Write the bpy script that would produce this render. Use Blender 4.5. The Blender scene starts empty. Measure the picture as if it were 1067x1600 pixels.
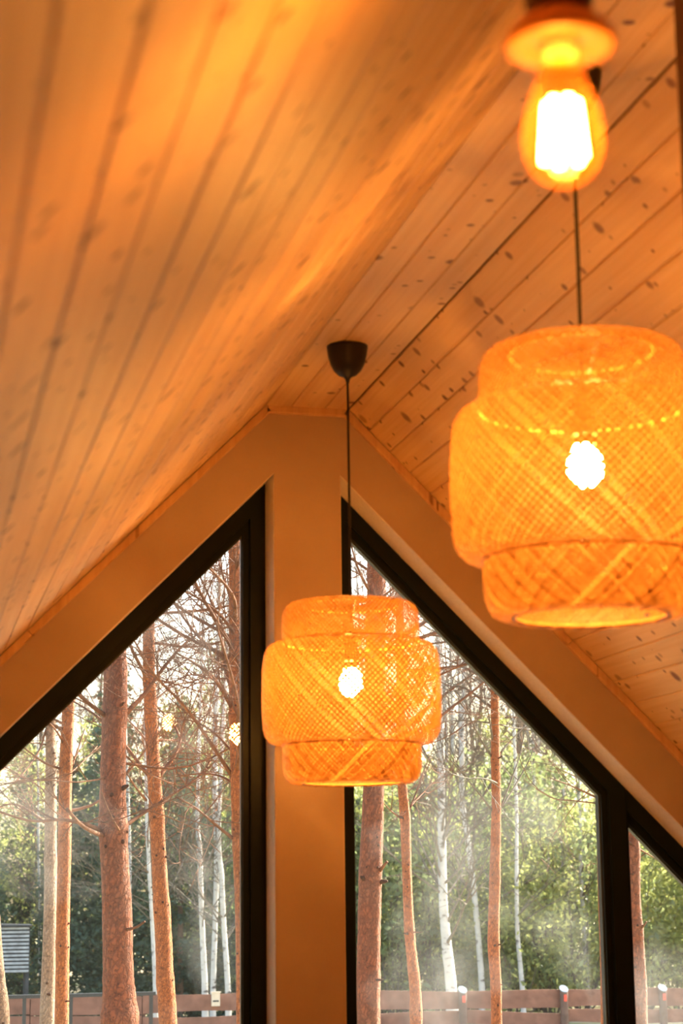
import bpy, math, random
import numpy as np
from mathutils import Vector, Matrix

# ------------------------------------------------------------------ camera, sky, sun, exposure
SC = bpy.context.scene
COL = SC.collection
EYE = 1.55                                   # eye height above the room floor
F_PX, YAW, PITCH, ROLL = 2914.6, 0.2280, 0.1953, -0.0112
W_PX, H_PX = 1067, 1600


def cam_axes():
    cy, sy, cp, sp = math.cos(YAW), math.sin(YAW), math.cos(PITCH), math.sin(PITCH)
    fw = Vector((sy * cp, cy * cp, sp)); rt = Vector((cy, -sy, 0)); up = rt.cross(fw)
    cr, sr = math.cos(ROLL), math.sin(ROLL)
    return cr * rt + sr * up, cr * up - sr * rt, fw


RT, UP, FW = cam_axes()
cam_d = bpy.data.cameras.new('camera')
cam = bpy.data.objects.new('camera', cam_d)
COL.objects.link(cam)
m = Matrix((RT, UP, -FW)).transposed().to_4x4()
m.translation = Vector((0, 0, EYE))
cam.matrix_world = m
cam_d.sensor_fit = 'VERTICAL'
cam_d.sensor_height = 36.0
cam_d.sensor_width = 24.0
cam_d.lens = F_PX / H_PX * 36.0
cam_d.clip_start = 0.05
cam_d.clip_end = 500
cam_d.dof.use_dof = True
cam_d.dof.focus_distance = 10.5
cam_d.dof.aperture_fstop = 4.8
SC.camera = cam

SUN_AZ = math.radians(60)                    # to the right of the ridge direction
SUN_EL = math.radians(30)
world = bpy.data.worlds.new('sky')
SC.world = world
world.use_nodes = True
wn = world.node_tree
wn.nodes.clear()
sky = wn.nodes.new('ShaderNodeTexSky')
sky.sky_type = 'NISHITA'
sky.sun_disc = False
sky.sun_elevation = SUN_EL
sky.sun_rotation = SUN_AZ
sky.dust_density = 4.0
sky.air_density = 1.0
sky.ozone_density = 1.0
bg = wn.nodes.new('ShaderNodeBackground')
bg.inputs['Strength'].default_value = 1.05
wo = wn.nodes.new('ShaderNodeOutputWorld')
tint = wn.nodes.new('ShaderNodeMix')
tint.data_type = 'RGBA'
tint.blend_type = 'MULTIPLY'
tint.inputs[0].default_value = 1.0
tint.inputs[7].default_value = (1.0, 0.97, 0.90, 1)      # thin warm haze over the whole sky
wn.links.new(sky.outputs[0], tint.inputs[6])
wn.links.new(tint.outputs[2], bg.inputs['Color'])
wn.links.new(bg.outputs[0], wo.inputs['Surface'])

sun_d = bpy.data.lights.new('sun', 'SUN')
sun = bpy.data.objects.new('sun', sun_d)
COL.objects.link(sun)
sun_dir = Vector((math.sin(SUN_AZ) * math.cos(SUN_EL), math.cos(SUN_AZ) * math.cos(SUN_EL), math.sin(SUN_EL)))
sun.rotation_euler = sun_dir.to_track_quat('Z', 'Y').to_euler()
sun_d.energy = 29.0
sun_d.color = (1.0, 0.90, 0.75)
sun_d.angle = math.radians(0.6)
LAMP_LIGHT = 1680.0                           # radiance of the pendant bulbs
LAMP_COLOR = (1.0, 0.40, 0.072)

SC.view_settings.view_transform = 'Standard'
SC.view_settings.look = 'None'
SC.view_settings.exposure = 0.0
SC.view_settings.gamma = 1.0
SC.view_settings.use_curve_mapping = False
SC.cycles.max_bounces = 10
SC.cycles.transparent_max_bounces = 24

rnd = random.Random(7)
nrs = np.random.RandomState(11)


def at(px, py, Y):
    """world point that stands at depth Y on the line of sight of a place in the photograph"""
    d = FW * F_PX + RT * (px - W_PX / 2) - UP * (py - H_PX / 2)
    return d * (Y / d.y) + Vector((0, 0, EYE))


def metres(px, p):
    return px * (p - Vector((0, 0, EYE))).dot(FW) / F_PX


# ------------------------------------------------------------------ helpers
class MB:
    def __init__(s):
        s.v = []; s.f = []

    def add(s, vs, fs):
        o = len(s.v)
        s.v.extend([tuple(p) for p in vs])
        s.f.extend([tuple(i + o for i in f) for f in fs])
        return s

    def box(s, x0, x1, y0, y1, z0, z1):
        return s.add([(x0, y0, z0), (x1, y0, z0), (x1, y1, z0), (x0, y1, z0), (x0, y0, z1), (x1, y0, z1), (x1, y1, z1), (x0, y1, z1)],
                     [(0, 3, 2, 1), (4, 5, 6, 7), (0, 1, 5, 4), (1, 2, 6, 5), (2, 3, 7, 6), (3, 0, 4, 7)])

    def prism_y(s, poly, y0, y1):
        """polygon of (x, z) pushed from y0 to y1"""
        n = len(poly)
        vs = [(x, y0, z) for x, z in poly] + [(x, y1, z) for x, z in poly]
        fs = [tuple(range(n)), tuple(range(2 * n - 1, n - 1, -1))]
        fs += [(i, i + n, (i + 1) % n + n, (i + 1) % n) for i in range(n)]
        return s.add(vs, fs)

    def tube(s, pts, rad, seg=8, caps=True, wob=None):
        pts = [Vector(p) for p in pts]
        n = len(pts)
        if isinstance(rad, (int, float)):
            rad = [rad] * n
        t0 = (pts[1] - pts[0]).normalized()
        a = t0.orthogonal().normalized()
        vs = []
        for i, p in enumerate(pts):
            t = (pts[min(i + 1, n - 1)] - pts[max(i - 1, 0)])
            t = t.normalized() if t.length > 1e-9 else t0
            a = a - t * a.dot(t)
            a = a.normalized() if a.length > 1e-6 else t.orthogonal().normalized()
            b = t.cross(a)
            for k in range(seg):
                an = 2 * math.pi * k / seg
                r = rad[i] * (wob(i, k) if wob else 1.0)
                vs.append(p + (a * math.cos(an) + b * math.sin(an)) * r)
        fs = []
        for i in range(n - 1):
            for k in range(seg):
                k2 = (k + 1) % seg
                fs.append((i * seg + k, i * seg + k2, (i + 1) * seg + k2, (i + 1) * seg + k))
        if caps:
            fs.append(tuple(range(seg - 1, -1, -1)))
            fs.append(tuple((n - 1) * seg + k for k in range(seg)))
        return s.add(vs, fs)

    def lathe(s, prof, seg=32, cx=0, cy=0, cz=0):
        """profile of (r, z) turned about the vertical"""
        vs = []; fs = []
        n = len(prof)
        for r, z in prof:
            for k in range(seg):
                an = 2 * math.pi * k / seg
                vs.append((cx + r * math.cos(an), cy + r * math.sin(an), cz + z))
        for i in range(n - 1):
            for k in range(seg):
                k2 = (k + 1) % seg
                fs.append((i * seg + k, i * seg + k2, (i + 1) * seg + k2, (i + 1) * seg + k))
        if prof[0][0] > 1e-6:
            fs.append(tuple(range(seg - 1, -1, -1)))
        if prof[-1][0] > 1e-6:
            fs.append(tuple((n - 1) * seg + k for k in range(seg)))
        return s.add(vs, fs)

    def mesh(s, name, mat, smooth=False):
        me = bpy.data.meshes.new(name)
        me.from_pydata(s.v, [], s.f)
        me.materials.append(mat)
        if smooth:
            me.polygons.foreach_set('use_smooth', [True] * len(me.polygons))
        me.update()
        return me

    def build(s, name, mat, parent=None, smooth=False):
        return link(name, s.mesh(name, mat, smooth), parent)


def link(name, me, parent=None):
    o = bpy.data.objects.new(name, me)
    COL.objects.link(o)
    if parent is not None:
        o.parent = parent
    return o


def empty(name, loc=(0, 0, 0), rz=0):
    o = bpy.data.objects.new(name, None)
    o.empty_display_size = 0.1
    o.location = loc
    o.rotation_euler = (0, 0, rz)
    COL.objects.link(o)
    return o


def tag(o, label=None, cat=None, group=None, kind=None):
    if label: o['label'] = label
    if cat: o['category'] = cat
    if group: o['group'] = group
    if kind: o['kind'] = kind
    return o


def copy_tree(o, parent=None):
    c = o.copy()
    COL.objects.link(c)
    c.parent = parent
    for ch in list(o.children):
        copy_tree(ch, c)
    return c


# ------------------------------------------------------------------ materials
class NT:
    def __init__(s, name):
        s.mat = bpy.data.materials.new(name)
        s.mat.use_nodes = True
        s.t = s.mat.node_tree
        s.t.nodes.clear()
        s.out = s.n('ShaderNodeOutputMaterial')

    def n(s, typ, **kw):
        nd = s.t.nodes.new(typ)
        for k, v in kw.items():
            setattr(nd, k, v)
        return nd

    def l(s, a, b):
        s.t.links.new(a, b)

    def val(s, sock, v):
        if hasattr(v, 'links'):
            s.l(v, sock)
        else:
            sock.default_value = v

    def math(s, op, a, b=0.0, clamp=False):
        nd = s.n('ShaderNodeMath', operation=op)
        nd.use_clamp = clamp
        s.val(nd.inputs[0], a); s.val(nd.inputs[1], b)
        return nd.outputs[0]

    def vmul(s, a, v):
        nd = s.n('ShaderNodeVectorMath', operation='MULTIPLY')
        s.l(a, nd.inputs[0]); nd.inputs[1].default_value = v
        return nd.outputs[0]

    def vadd(s, a, b):
        nd = s.n('ShaderNodeVectorMath', operation='ADD')
        s.l(a, nd.inputs[0]); s.val(nd.inputs[1], b)
        return nd.outputs[0]

    def noise(s, vec, scale, detail=3.0, rough=0.55):
        nd = s.n('ShaderNodeTexNoise')
        s.l(vec, nd.inputs['Vector'])
        nd.inputs['Scale'].default_value = scale
        nd.inputs['Detail'].default_value = detail
        nd.inputs['Roughness'].default_value = rough
        return nd.outputs[0]

    def ramp(s, fac, stops):
        nd = s.n('ShaderNodeValToRGB')
        s.l(fac, nd.inputs[0])
        e = nd.color_ramp.elements
        while len(e) < len(stops):
            e.new(0.5)
        for i, (p, c) in enumerate(stops):
            e[i].position = p
            e[i].color = (*c, 1) if len(c) == 3 else c
        return nd.outputs[0]

    def mix(s, fac, a, b, mode='MIX'):
        nd = s.n('ShaderNodeMix', data_type='RGBA', blend_type=mode)
        s.val(nd.inputs[0], fac)
        for sock, v in ((nd.inputs[6], a), (nd.inputs[7], b)):
            if hasattr(v, 'links'):
                s.l(v, sock)
            else:
                sock.default_value = (*v, 1)
        return nd.outputs[2]

    def maprange(s, v, a, b, c, d):
        nd = s.n('ShaderNodeMapRange')
        s.val(nd.inputs[0], v)
        for i, x in enumerate((a, b, c, d)):
            s.val(nd.inputs[1 + i], x)
        return nd.outputs[0]

    def bump(s, h, strength=0.3, dist=0.01):
        nd = s.n('ShaderNodeBump')
        s.l(h, nd.inputs['Height'])
        nd.inputs['Strength'].default_value = strength
        nd.inputs['Distance'].default_value = dist
        return nd.outputs[0]

    def pbr(s, color, rough=0.6, spec=0.4, normal=None, metal=0.0):
        p = s.n('ShaderNodeBsdfPrincipled')
        if hasattr(color, 'links'):
            s.l(color, p.inputs['Base Color'])
        else:
            p.inputs['Base Color'].default_value = (*color, 1)
        s.val(p.inputs['Roughness'], rough)
        p.inputs['Specular IOR Level'].default_value = spec
        p.inputs['Metallic'].default_value = metal
        if normal is not None:
            s.l(normal, p.inputs['Normal'])
        return p.outputs[0]

    def done(s, shader):
        s.l(shader, s.out.inputs['Surface'])
        return s.mat


def simple(name, color, rough=0.6, spec=0.4, var=0.12, scale=30, bump=0.0, metal=0.0):
    t = NT(name)
    tc = t.n('ShaderNodeTexCoord').outputs['Object']
    nz = t.noise(tc, scale, 4)
    dark = tuple(c * (1 - var * 1.6) for c in color)
    lite = tuple(min(1, c * (1 + var)) for c in color)
    c = t.ramp(nz, [(0.3, dark), (0.7, lite)])
    nm = t.bump(nz, bump, 0.01) if bump else None
    return t.done(t.pbr(c, rough, spec, nm, metal))


def mat_pine(name, pale, warm, knot_amount=1.0):
    """knotty softwood board: local x across the board, local y along it"""
    t = NT(name)
    tc = t.n('ShaderNodeTexCoord').outputs['Object']
    oi = t.n('ShaderNodeObjectInfo').outputs['Random']
    cmb = t.n('ShaderNodeCombineXYZ')
    t.l(t.math('MULTIPLY', oi, 37.0), cmb.inputs[0]); t.l(t.math('MULTIPLY', oi, 91.0), cmb.inputs[1])
    co = t.vadd(tc, cmb.outputs[0])
    warp = t.noise(t.vmul(co, (9, 2.0, 1)), 1.0, 2)
    g = t.noise(t.vmul(co, (60, 1.3, 1)), 1.0, 4, 0.6)
    g2 = t.noise(t.vmul(co, (14, 0.7, 1)), 1.0, 2)
    col = t.ramp(t.math('ADD', t.math('MULTIPLY', g, 0.55), t.math('MULTIPLY', g2, 0.45)), [(0.32, warm), (0.62, pale)])
    tint = t.maprange(oi, 0, 1, 0.93, 1.04)
    tn = t.n('ShaderNodeCombineColor'); 
    for i in range(3): t.l(tint, tn.inputs[i])
    col = t.mix(1.0, col, tn.outputs[0], 'MULTIPLY')
    # knots: round, of random size, only in some cells
    fac = None
    for sc, lo, rmax, off in ((7.0, 0.40, 0.19, (0, 0, 0)), (13.0, 0.50, 0.21, (3.3, 7.7, 0))):
        vo = t.n('ShaderNodeTexVoronoi', voronoi_dimensions='2D', feature='F1')
        wv = t.n('ShaderNodeCombineXYZ')
        t.l(t.math('MULTIPLY', t.math('SUBTRACT', warp, 0.5), 0.03), wv.inputs[0])
        t.l(t.vadd(t.vadd(co, wv.outputs[0]), off), vo.inputs['Vector'])
        vo.inputs['Scale'].default_value = sc
        sep = t.n('ShaderNodeSeparateColor'); t.l(vo.outputs['Color'], sep.inputs[0])
        rr = t.maprange(sep.outputs[0], lo, 1.0, 0.0, rmax * knot_amount)
        rr = t.math('MAXIMUM', rr, 0.0001)
        k = t.math('SUBTRACT', 1.0, t.math('DIVIDE', vo.outputs['Distance'], rr), True)
        k = t.math('MULTIPLY', t.math('MINIMUM', t.math('MULTIPLY', k, 2.2), 1.0), t.maprange(sep.outputs[1], 0, 1, 0.45, 1.0))
        fac = k if fac is None else t.math('MAXIMUM', fac, k)
    col = t.mix(fac, col, (0.16, 0.055, 0.022))
    nm = t.bump(g, 0.08, 0.003)
    return t.done(t.pbr(col, 0.55, 0.35, nm))


def mat_plaster():
    t = NT('painted_plaster')
    tc = t.n('ShaderNodeTexCoord').outputs['Object']
    a = t.noise(tc, 3.0, 4); b = t.noise(tc, 160, 4, 0.7)
    c = t.ramp(a, [(0.35, (0.43, 0.325, 0.25)), (0.7, (0.48, 0.365, 0.28))])
    return t.done(t.pbr(c, 0.85, 0.2, t.bump(b, 0.25, 0.004)))


def mat_glass():
    """clear pane with a film of dust and dried breath on parts of it"""
    t = NT('window_glass')
    tc = t.n('ShaderNodeTexCoord').outputs['Object']
    tr = t.n('ShaderNodeBsdfTransparent'); tr.inputs[0].default_value = (0.97, 0.985, 0.98, 1)
    gl = t.n('ShaderNodeBsdfGlossy'); gl.inputs['Roughness'].default_value = 0.004
    fr = t.n('ShaderNodeFresnel'); fr.inputs['IOR'].default_value = 1.5
    mx = t.n('ShaderNodeMixShader'); t.l(fr.outputs[0], mx.inputs[0]); t.l(tr.outputs[0], mx.inputs[1]); t.l(gl.outputs[0], mx.inputs[2])
    tl = t.n('ShaderNodeBsdfTranslucent'); tl.inputs[0].default_value = (0.9, 0.92, 0.93, 1)
    sm = t.noise(t.vadd(tc, (4.1, 0.3, 2.2)), 2.1, 3, 0.6)
    fine = t.noise(tc, 60, 3)
    f = t.math('MULTIPLY', t.maprange(sm, 0.50, 0.78, 0.003, 0.062), t.maprange(fine, 0.2, 0.8, 0.75, 1.15))
    m2 = t.n('ShaderNodeMixShader'); t.l(f, m2.inputs[0]); t.l(mx.outputs[0], m2.inputs[1]); t.l(tl.outputs[0], m2.inputs[2])
    return t.done(m2.outputs[0])


def mat_translucent(name, color, back, trans=0.5, var=0.2, rough=0.6, scale=8.0):
    t = NT(name)
    tc = t.n('ShaderNodeTexCoord').outputs['Object']
    nz = t.noise(tc, scale, 3)
    c = t.ramp(nz, [(0.3, tuple(x * (1 - var) for x in color)), (0.7, tuple(min(1, x * (1 + var)) for x in color))])
    c2 = t.ramp(nz, [(0.3, tuple(x * (1 - var) for x in back)), (0.7, tuple(min(1, x * (1 + var)) for x in back))])
    d = t.pbr(c, rough, 0.25)
    tl = t.n('ShaderNodeBsdfTranslucent'); t.l(c2, tl.inputs[0])
    mx = t.n('ShaderNodeMixShader'); mx.inputs[0].default_value = trans
    t.l(d, mx.inputs[1]); t.l(tl.outputs[0], mx.inputs[2])
    return t.done(mx.outputs[0])


def mat_bark(name, plate, gap, grey, grey_amt=0.25, scale=22.0):
    t = NT(name)
    tc = t.n('ShaderNodeTexCoord').outputs['Object']
    co = t.vmul(tc, (1.0, 1.0, 0.5))
    vo = t.n('ShaderNodeTexVoronoi', feature='DISTANCE_TO_EDGE'); vo.inputs['Scale'].default_value = scale * 2.6
    wv = t.noise(tc, 30, 3)
    cmb = t.n('ShaderNodeCombineXYZ'); t.l(t.math('MULTIPLY', wv, 0.06), cmb.inputs[0]); t.l(t.math('MULTIPLY', wv, 0.06), cmb.inputs[2])
    t.l(t.vadd(co, cmb.outputs[0]), vo.inputs['Vector'])
    crack = t.maprange(vo.outputs[0], 0.0, 0.22, 0.45, 1.0)
    blot = t.noise(tc, 48, 5, 0.75)
    pl = t.ramp(blot, [(0.34, tuple(x * 0.35 for x in plate)), (0.47, plate), (0.70, tuple(min(1, x * 1.35) for x in plate))])
    big = t.noise(t.vmul(tc, (1, 1, 0.5)), 3.0, 4, 0.6)
    pl = t.mix(t.maprange(big, 0.48, 0.68, 0.0, grey_amt), pl, grey)
    c = t.mix(crack, gap, pl)
    h = t.math('ADD', t.math('MULTIPLY', crack, 0.7), t.math('MULTIPLY', blot, 0.6))
    return t.done(t.pbr(c, 0.75, 0.25, t.bump(h, 0.8, 0.012)))


def mat_birch():
    t = NT('birch_bark')
    tc = t.n('ShaderNodeTexCoord').outputs['Object']
    a = t.noise(t.vmul(tc, (5, 5, 9)), 1.0, 4, 0.6)
    b = t.noise(t.vmul(tc, (2, 2, 2)), 1.0, 2)
    c = t.ramp(a, [(0.36, (0.05, 0.045, 0.04)), (0.44, (0.46, 0.44, 0.41)), (0.75, (0.58, 0.565, 0.53))])
    c = t.mix(t.maprange(b, 0.45, 0.7, 0, 0.35), c, (0.42, 0.38, 0.30))
    return t.done(t.pbr(c, 0.7, 0.25))


def mat_ground():
    t = NT('forest_ground')
    tc = t.n('ShaderNodeTexCoord').outputs['Object']
    a = t.noise(tc, 0.8, 5, 0.6); b = t.noise(tc, 14, 5, 0.7)
    c = t.ramp(a, [(0.35, (0.30, 0.24, 0.15)), (0.5, (0.44, 0.39, 0.25)), (0.65, (0.28, 0.29, 0.12))])
    c = t.mix(t.maprange(b, 0.5, 0.75, 0, 0.7), c, (0.46, 0.42, 0.33))
    return t.done(t.pbr(c, 0.9, 0.1, t.bump(b, 0.8, 0.05)))


def mat_emit(name, color, strength):
    t = NT(name)
    e = t.n('ShaderNodeEmission')
    e.inputs[0].default_value = (*color, 1); e.inputs[1].default_value = strength
    return t.done(e.outputs[0])


def mat_bulb_glass():
    """amber glass envelope of a filament bulb, slightly milky"""
    t = NT('amber_bulb_glass')
    tr = t.n('ShaderNodeBsdfTransparent'); tr.inputs[0].default_value = (1.0, 0.78, 0.42, 1)
    tl = t.n('ShaderNodeBsdfTranslucent'); tl.inputs[0].default_value = (0.60, 0.20, 0.04, 1)
    gl = t.n('ShaderNodeBsdfGlossy'); gl.inputs['Roughness'].default_value = 0.06
    lw = t.n('ShaderNodeLayerWeight'); lw.inputs[0].default_value = 0.35
    m1 = t.n('ShaderNodeMixShader'); t.l(t.maprange(lw.outputs['Facing'], 0, 1, 0.012, 0.10), m1.inputs[0]); t.l(tr.outputs[0], m1.inputs[1]); t.l(tl.outputs[0], m1.inputs[2])
    m2 = t.n('ShaderNodeMixShader'); m2.inputs[0].default_value = 0.05; t.l(m1.outputs[0], m2.inputs[1]); t.l(gl.outputs[0], m2.inputs[2])
    return t.done(m2.outputs[0])


M = {}
M['pine'] = mat_pine('knotty_pine_boards', (0.79, 0.555, 0.27), (0.66, 0.405, 0.17))
M['trim'] = mat_pine('pine_trim', (0.66, 0.42, 0.22), (0.52, 0.30, 0.15), 0.5)
M['post'] = mat_pine('dark_stained_timber', (0.17, 0.085, 0.045), (0.11, 0.05, 0.028), 0.4)
M['backing'] = simple('roof_board_backing', (0.42, 0.25, 0.12), 0.9, 0.1)
M['plaster'] = mat_plaster()
M['lining'] = simple('daylit_reveal_tone', (0.80, 0.70, 0.56), 0.8, 0.2, 0.05, 90, 0.1)  # pale tone stands in for daylight falling on the reveals
M['floor'] = mat_pine('floor_boards', (0.42, 0.27, 0.15), (0.32, 0.19, 0.10), 0.6)
M['black_frame'] = simple('black_window_frame', (0.009, 0.013, 0.012), 0.42, 0.10, 0.05)
M['seal'] = simple('greenlit_glazing_seal', (0.05, 0.055, 0.035), 0.5, 0.4, 0.05)  # greenish light on the glazing edge put into the colour
M['glass'] = mat_glass()
M['black_plastic'] = simple('black_plastic', (0.012, 0.013, 0.013), 0.45, 0.4, 0.05)
M['bamboo_lit'] = mat_translucent('lit_woven_bamboo', (0.24, 0.120, 0.037), (0.21, 0.114, 0.034), 0.58, 0.14, 0.5, 60)  # colour raised to make up for weaker bulb light on the lower band
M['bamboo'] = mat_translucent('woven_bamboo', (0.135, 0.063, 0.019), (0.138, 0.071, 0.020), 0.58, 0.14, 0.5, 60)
M['bamboo_dark'] = mat_translucent('dark_bamboo_slat', (0.11, 0.045, 0.014), (0.10, 0.04, 0.012), 0.2, 0.15, 0.5, 60)
M['rim'] = mat_translucent('bamboo_rim', (0.42, 0.19, 0.055), (0.3, 0.13, 0.03), 0.15, 0.12, 0.5, 60)
M['socket'] = simple('dark_bakelite', (0.05, 0.022, 0.012), 0.4, 0.4, 0.1)
M['neck'] = simple('cream_bulb_housing', (0.62, 0.50, 0.36), 0.5, 0.3, 0.04)
M['brass'] = simple('brass', (0.75, 0.48, 0.18), 0.3, 0.5, 0.08, metal=1.0)
M['bulb'] = mat_emit('lit_bulb', LAMP_COLOR, LAMP_LIGHT)
M['filament'] = mat_emit('lit_filament', LAMP_COLOR, 450.0)
M['bulb_glass'] = mat_bulb_glass()
M['opal'] = mat_translucent('cream_enamel', (0.32, 0.175, 0.075), (0.40, 0.21, 0.085), 0.4, 0.04, 0.35)
M['bark_orange'] = mat_bark('orange_pine_bark', (0.40, 0.120, 0.032), (0.12, 0.035, 0.014), (0.28, 0.14, 0.075), 0.4)
M['bark_brown'] = mat_bark('brown_pine_bark', (0.25, 0.073, 0.028), (0.062, 0.023, 0.012), (0.22, 0.120, 0.078), 0.5, 17)
M['bark_grey'] = mat_bark('grey_pine_bark', (0.30, 0.18, 0.11), (0.10, 0.06, 0.04), (0.33, 0.27, 0.21), 0.7, 20)
M['branch'] = simple('dead_branch_bark', (0.155, 0.066, 0.032), 0.8, 0.2, 0.3, 25)
M['branch_grey'] = simple('grey_twig_bark', (0.125, 0.105, 0.08), 0.8, 0.2, 0.3, 20)
M['knot'] = simple('dark_knot_bark', (0.075, 0.035, 0.02), 0.85, 0.15, 0.3, 60)
M['birch'] = mat_birch()
M['leaf_yellow'] = mat_translucent('yellow_green_leaf', (0.21, 0.24, 0.10), (0.40, 0.43, 0.135), 0.55, 0.3, 0.5, 1.2)  # paled to put the haze of the wood into the leaf colour
M['leaf_green'] = mat_translucent('mid_green_leaf', (0.14, 0.175, 0.085), (0.25, 0.31, 0.125), 0.5, 0.3, 0.5, 1.2)  # dulled likewise, standing in for haze between the trees
M['needle_dark'] = mat_translucent('dark_spruce_needle', (0.075, 0.11, 0.075), (0.105, 0.155, 0.075), 0.35, 0.3, 0.6, 1.0)
M['needle_blue'] = mat_translucent('blue_green_needle', (0.095, 0.145, 0.095), (0.15, 0.21, 0.10), 0.4, 0.3, 0.6, 1.0)
M['needle_pine'] = mat_translucent('pine_needle', (0.12, 0.20, 0.06), (0.30, 0.42, 0.10), 0.45, 0.25, 0.5, 3.0)
M['ground'] = mat_ground()
M['fence'] = simple('red_brown_fence_board', (0.20, 0.095, 0.066), 0.75, 0.25, 0.2, 6, 0.2)
M['fence_post'] = simple('dark_fence_post', (0.12, 0.075, 0.06), 0.8, 0.2, 0.2, 12)
M['cap'] = simple('pale_post_cap', (0.22, 0.27, 0.31), 0.5, 0.4, 0.1)
M['red'] = simple('red_reflector', (0.75, 0.07, 0.04), 0.4, 0.5, 0.05)
M['metal'] = simple('black_railing_metal', (0.02, 0.022, 0.025), 0.45, 0.5, 0.05)
M['slat'] = simple('weathered_grey_slat', (0.34, 0.36, 0.38), 0.8, 0.2, 0.2, 9)
M['slat_dark'] = simple('dark_shed_board', (0.05, 0.055, 0.06), 0.85, 0.2, 0.2, 9)
M['plate'] = simple('beige_metal_box', (0.55, 0.46, 0.36), 0.5, 0.4, 0.08)
M['roof'] = simple('dark_roof_sheet', (0.06, 0.06, 0.065), 0.5, 0.4, 0.1)
M['facade'] = simple('facade_boards', (0.16, 0.12, 0.09), 0.8, 0.2, 0.15)

# ------------------------------------------------------------------ the room  (x across, y towards the gable, z up)
XR, HW, ZC = 1.2459, 0.1413, EYE + 1.5369      # ridge line, half width of the flat ridge strip, its height
Y0, Y1 = -2.3, 5.87                            # back wall and gable wall
XL, XRR = XR - HW, XR + HW
S2 = math.sqrt(0.5)
SLOPE_LEN = ZC / S2
OUT = 0.022                                    # boards' thickness


def slope_matrix(side):
    """local x runs down the slope from the ridge strip, local y along the ridge, local z into the room"""
    if side > 0:
        X = Vector((S2, 0, -S2)); Z = Vector((-S2, 0, -S2)); o = Vector((XRR, 0, ZC))
    elif side < 0:
        X = Vector((-S2, 0, -S2)); Z = Vector((S2, 0, -S2)); o = Vector((XL, 0, ZC))
    else:
        X = Vector((1, 0, 0)); Z = Vector((0, 0, -1)); o = Vector((XL, 0, ZC))
    Yv = Z.cross(X)
    return X, Yv, Z, o


_plank_cache = {}


def plank_mesh(w, L):
    key = (round(w, 4), round(L, 3))
    if key not in _plank_cache:
        c, g, h = 0.0034, 0.0006, OUT
        # cross-section in local x,z; bevelled edges on the room side (z = 0 is the face)
        prof = [(g, -h), (g, -c), (g + c, 0), (w - g - c, 0), (w - g, -c), (w - g, -h)]
        mb = MB()
        n = len(prof)
        vs = [(x, 0.0006, z) for x, z in prof] + [(x, L - 0.0006, z) for x, z in prof]
        fs = [tuple(range(n - 1, -1, -1)), tuple(range(n, 2 * n))]
        fs += [(i, (i + 1) % n, (i + 1) % n + n, i + n) for i in range(n)]
        mb.add(vs, fs)
        _plank_cache[key] = mb.mesh('plank', M['pine'])
    return _plank_cache[key]


def boarded(name, side, widths, label):
    X, Yv, Z, o = slope_matrix(side)
    flip = Yv.y < 0
    total = sum(widths)
    root = empty(name, (0, 0, 0))
    tag(root, label, 'ceiling', kind='structure')
    mat = Matrix((X, Vector((0, 1, 0)), Z)).transposed()
    if flip:                                    # keep a right-handed frame: run y backwards
        mat = Matrix((X, Vector((0, -1, 0)), Z)).transposed()
    # backing slab behind the boards (the roof build-up)
    bk = MB().box(-0.10, total + 0.12, (Y0 - 0.2) if not flip else -(Y1 + 0.30), (Y1 + 0.30) if not flip else -(Y0 - 0.2), -0.20, -OUT - 0.0005)
    b = bk.build('roof_backing', M['backing'], root)
    b.matrix_world = Matrix.Translation(o) @ mat.to_4x4()
    x = 0.0
    for i, w in enumerate(widths):
        cuts = [Y0, rnd.choice([0.5, 1.0, 1.5, 2.5, 3.0, 3.5, 4.0, 4.5]) + (Y1 % 0.5) - 0.5, Y1]
        if rnd.random() < 0.35:
            cuts.pop(1)
        for a, c in zip(cuts[:-1], cuts[1:]):
            p = link('plank', plank_mesh(w, round(c - a, 3)), root)
            off = o + X * x + Vector((0, c if flip else a, 0)) + Z * rnd.uniform(-0.0010, 0.0006)
            p.matrix_world = Matrix.Translation(off) @ mat.to_4x4()
        x += w
    return root


PW = 0.0975
boarded('ceiling_ridge', 0, [0.088, 0.112, 0.0826], 'narrow flat strip of knotty pine boards along the ridge')
n_rows = int(SLOPE_LEN / PW)
boarded('ceiling_right', 1, [PW] * n_rows, 'right-hand sloping ceiling of knotty pine boards behind the large lampshade')
boarded('ceiling_left', -1, [PW] * n_rows, 'left-hand sloping ceiling of pine boards close to the camera')

# gable wall with two triangular openings
XA, XB = 1.137, 1.3586                           # the pillar between the openings
CL, CR = 0.180, 2.677                            # slanted edges: z-EYE = x+CL on the left, = CR-x on the right
ZS = 0.10                                        # sill height
TOPA = EYE + XA + CL
TOPB = EYE + CR - XB
XCL = ZS - EYE - CL
XCR = CR - (ZS - EYE)
WT = 0.30
FY0, FY1 = 6.02, 6.10                            # front and back of the window frames
XE0, XE1 = XL - ZC, XRR + ZC                      # eaves at floor level
wall = MB()
wall.prism_y([(XE0 - .054, 0), (XCL, 0), (XCL, ZS), (XA, TOPA), (XA, ZC + .04), (XL - .015, ZC + .04)], Y1, Y1 + WT)
wall.prism_y([(XA, 0), (XB, 0), (XB, ZC + .04), (XA, ZC + .04)], Y1, Y1 + WT)
wall.prism_y([(XCR, 0), (XE1 + .055, 0), (XRR + .015, ZC + .04), (XB, ZC + .04), (XB, TOPB), (XCR, ZS)], Y1, Y1 + WT)
wall.prism_y([(XCL, 0), (XA, 0), (XA, ZS), (XCL, ZS)], Y1, Y1 + WT)
wall.prism_y([(XB, 0), (XCR, 0), (XCR, ZS), (XB, ZS)], Y1, Y1 + WT)
tag(wall.build('wall_gable', M['plaster']), 'plastered gable wall with a pillar between two triangular windows', 'wall', kind='structure')
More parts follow.
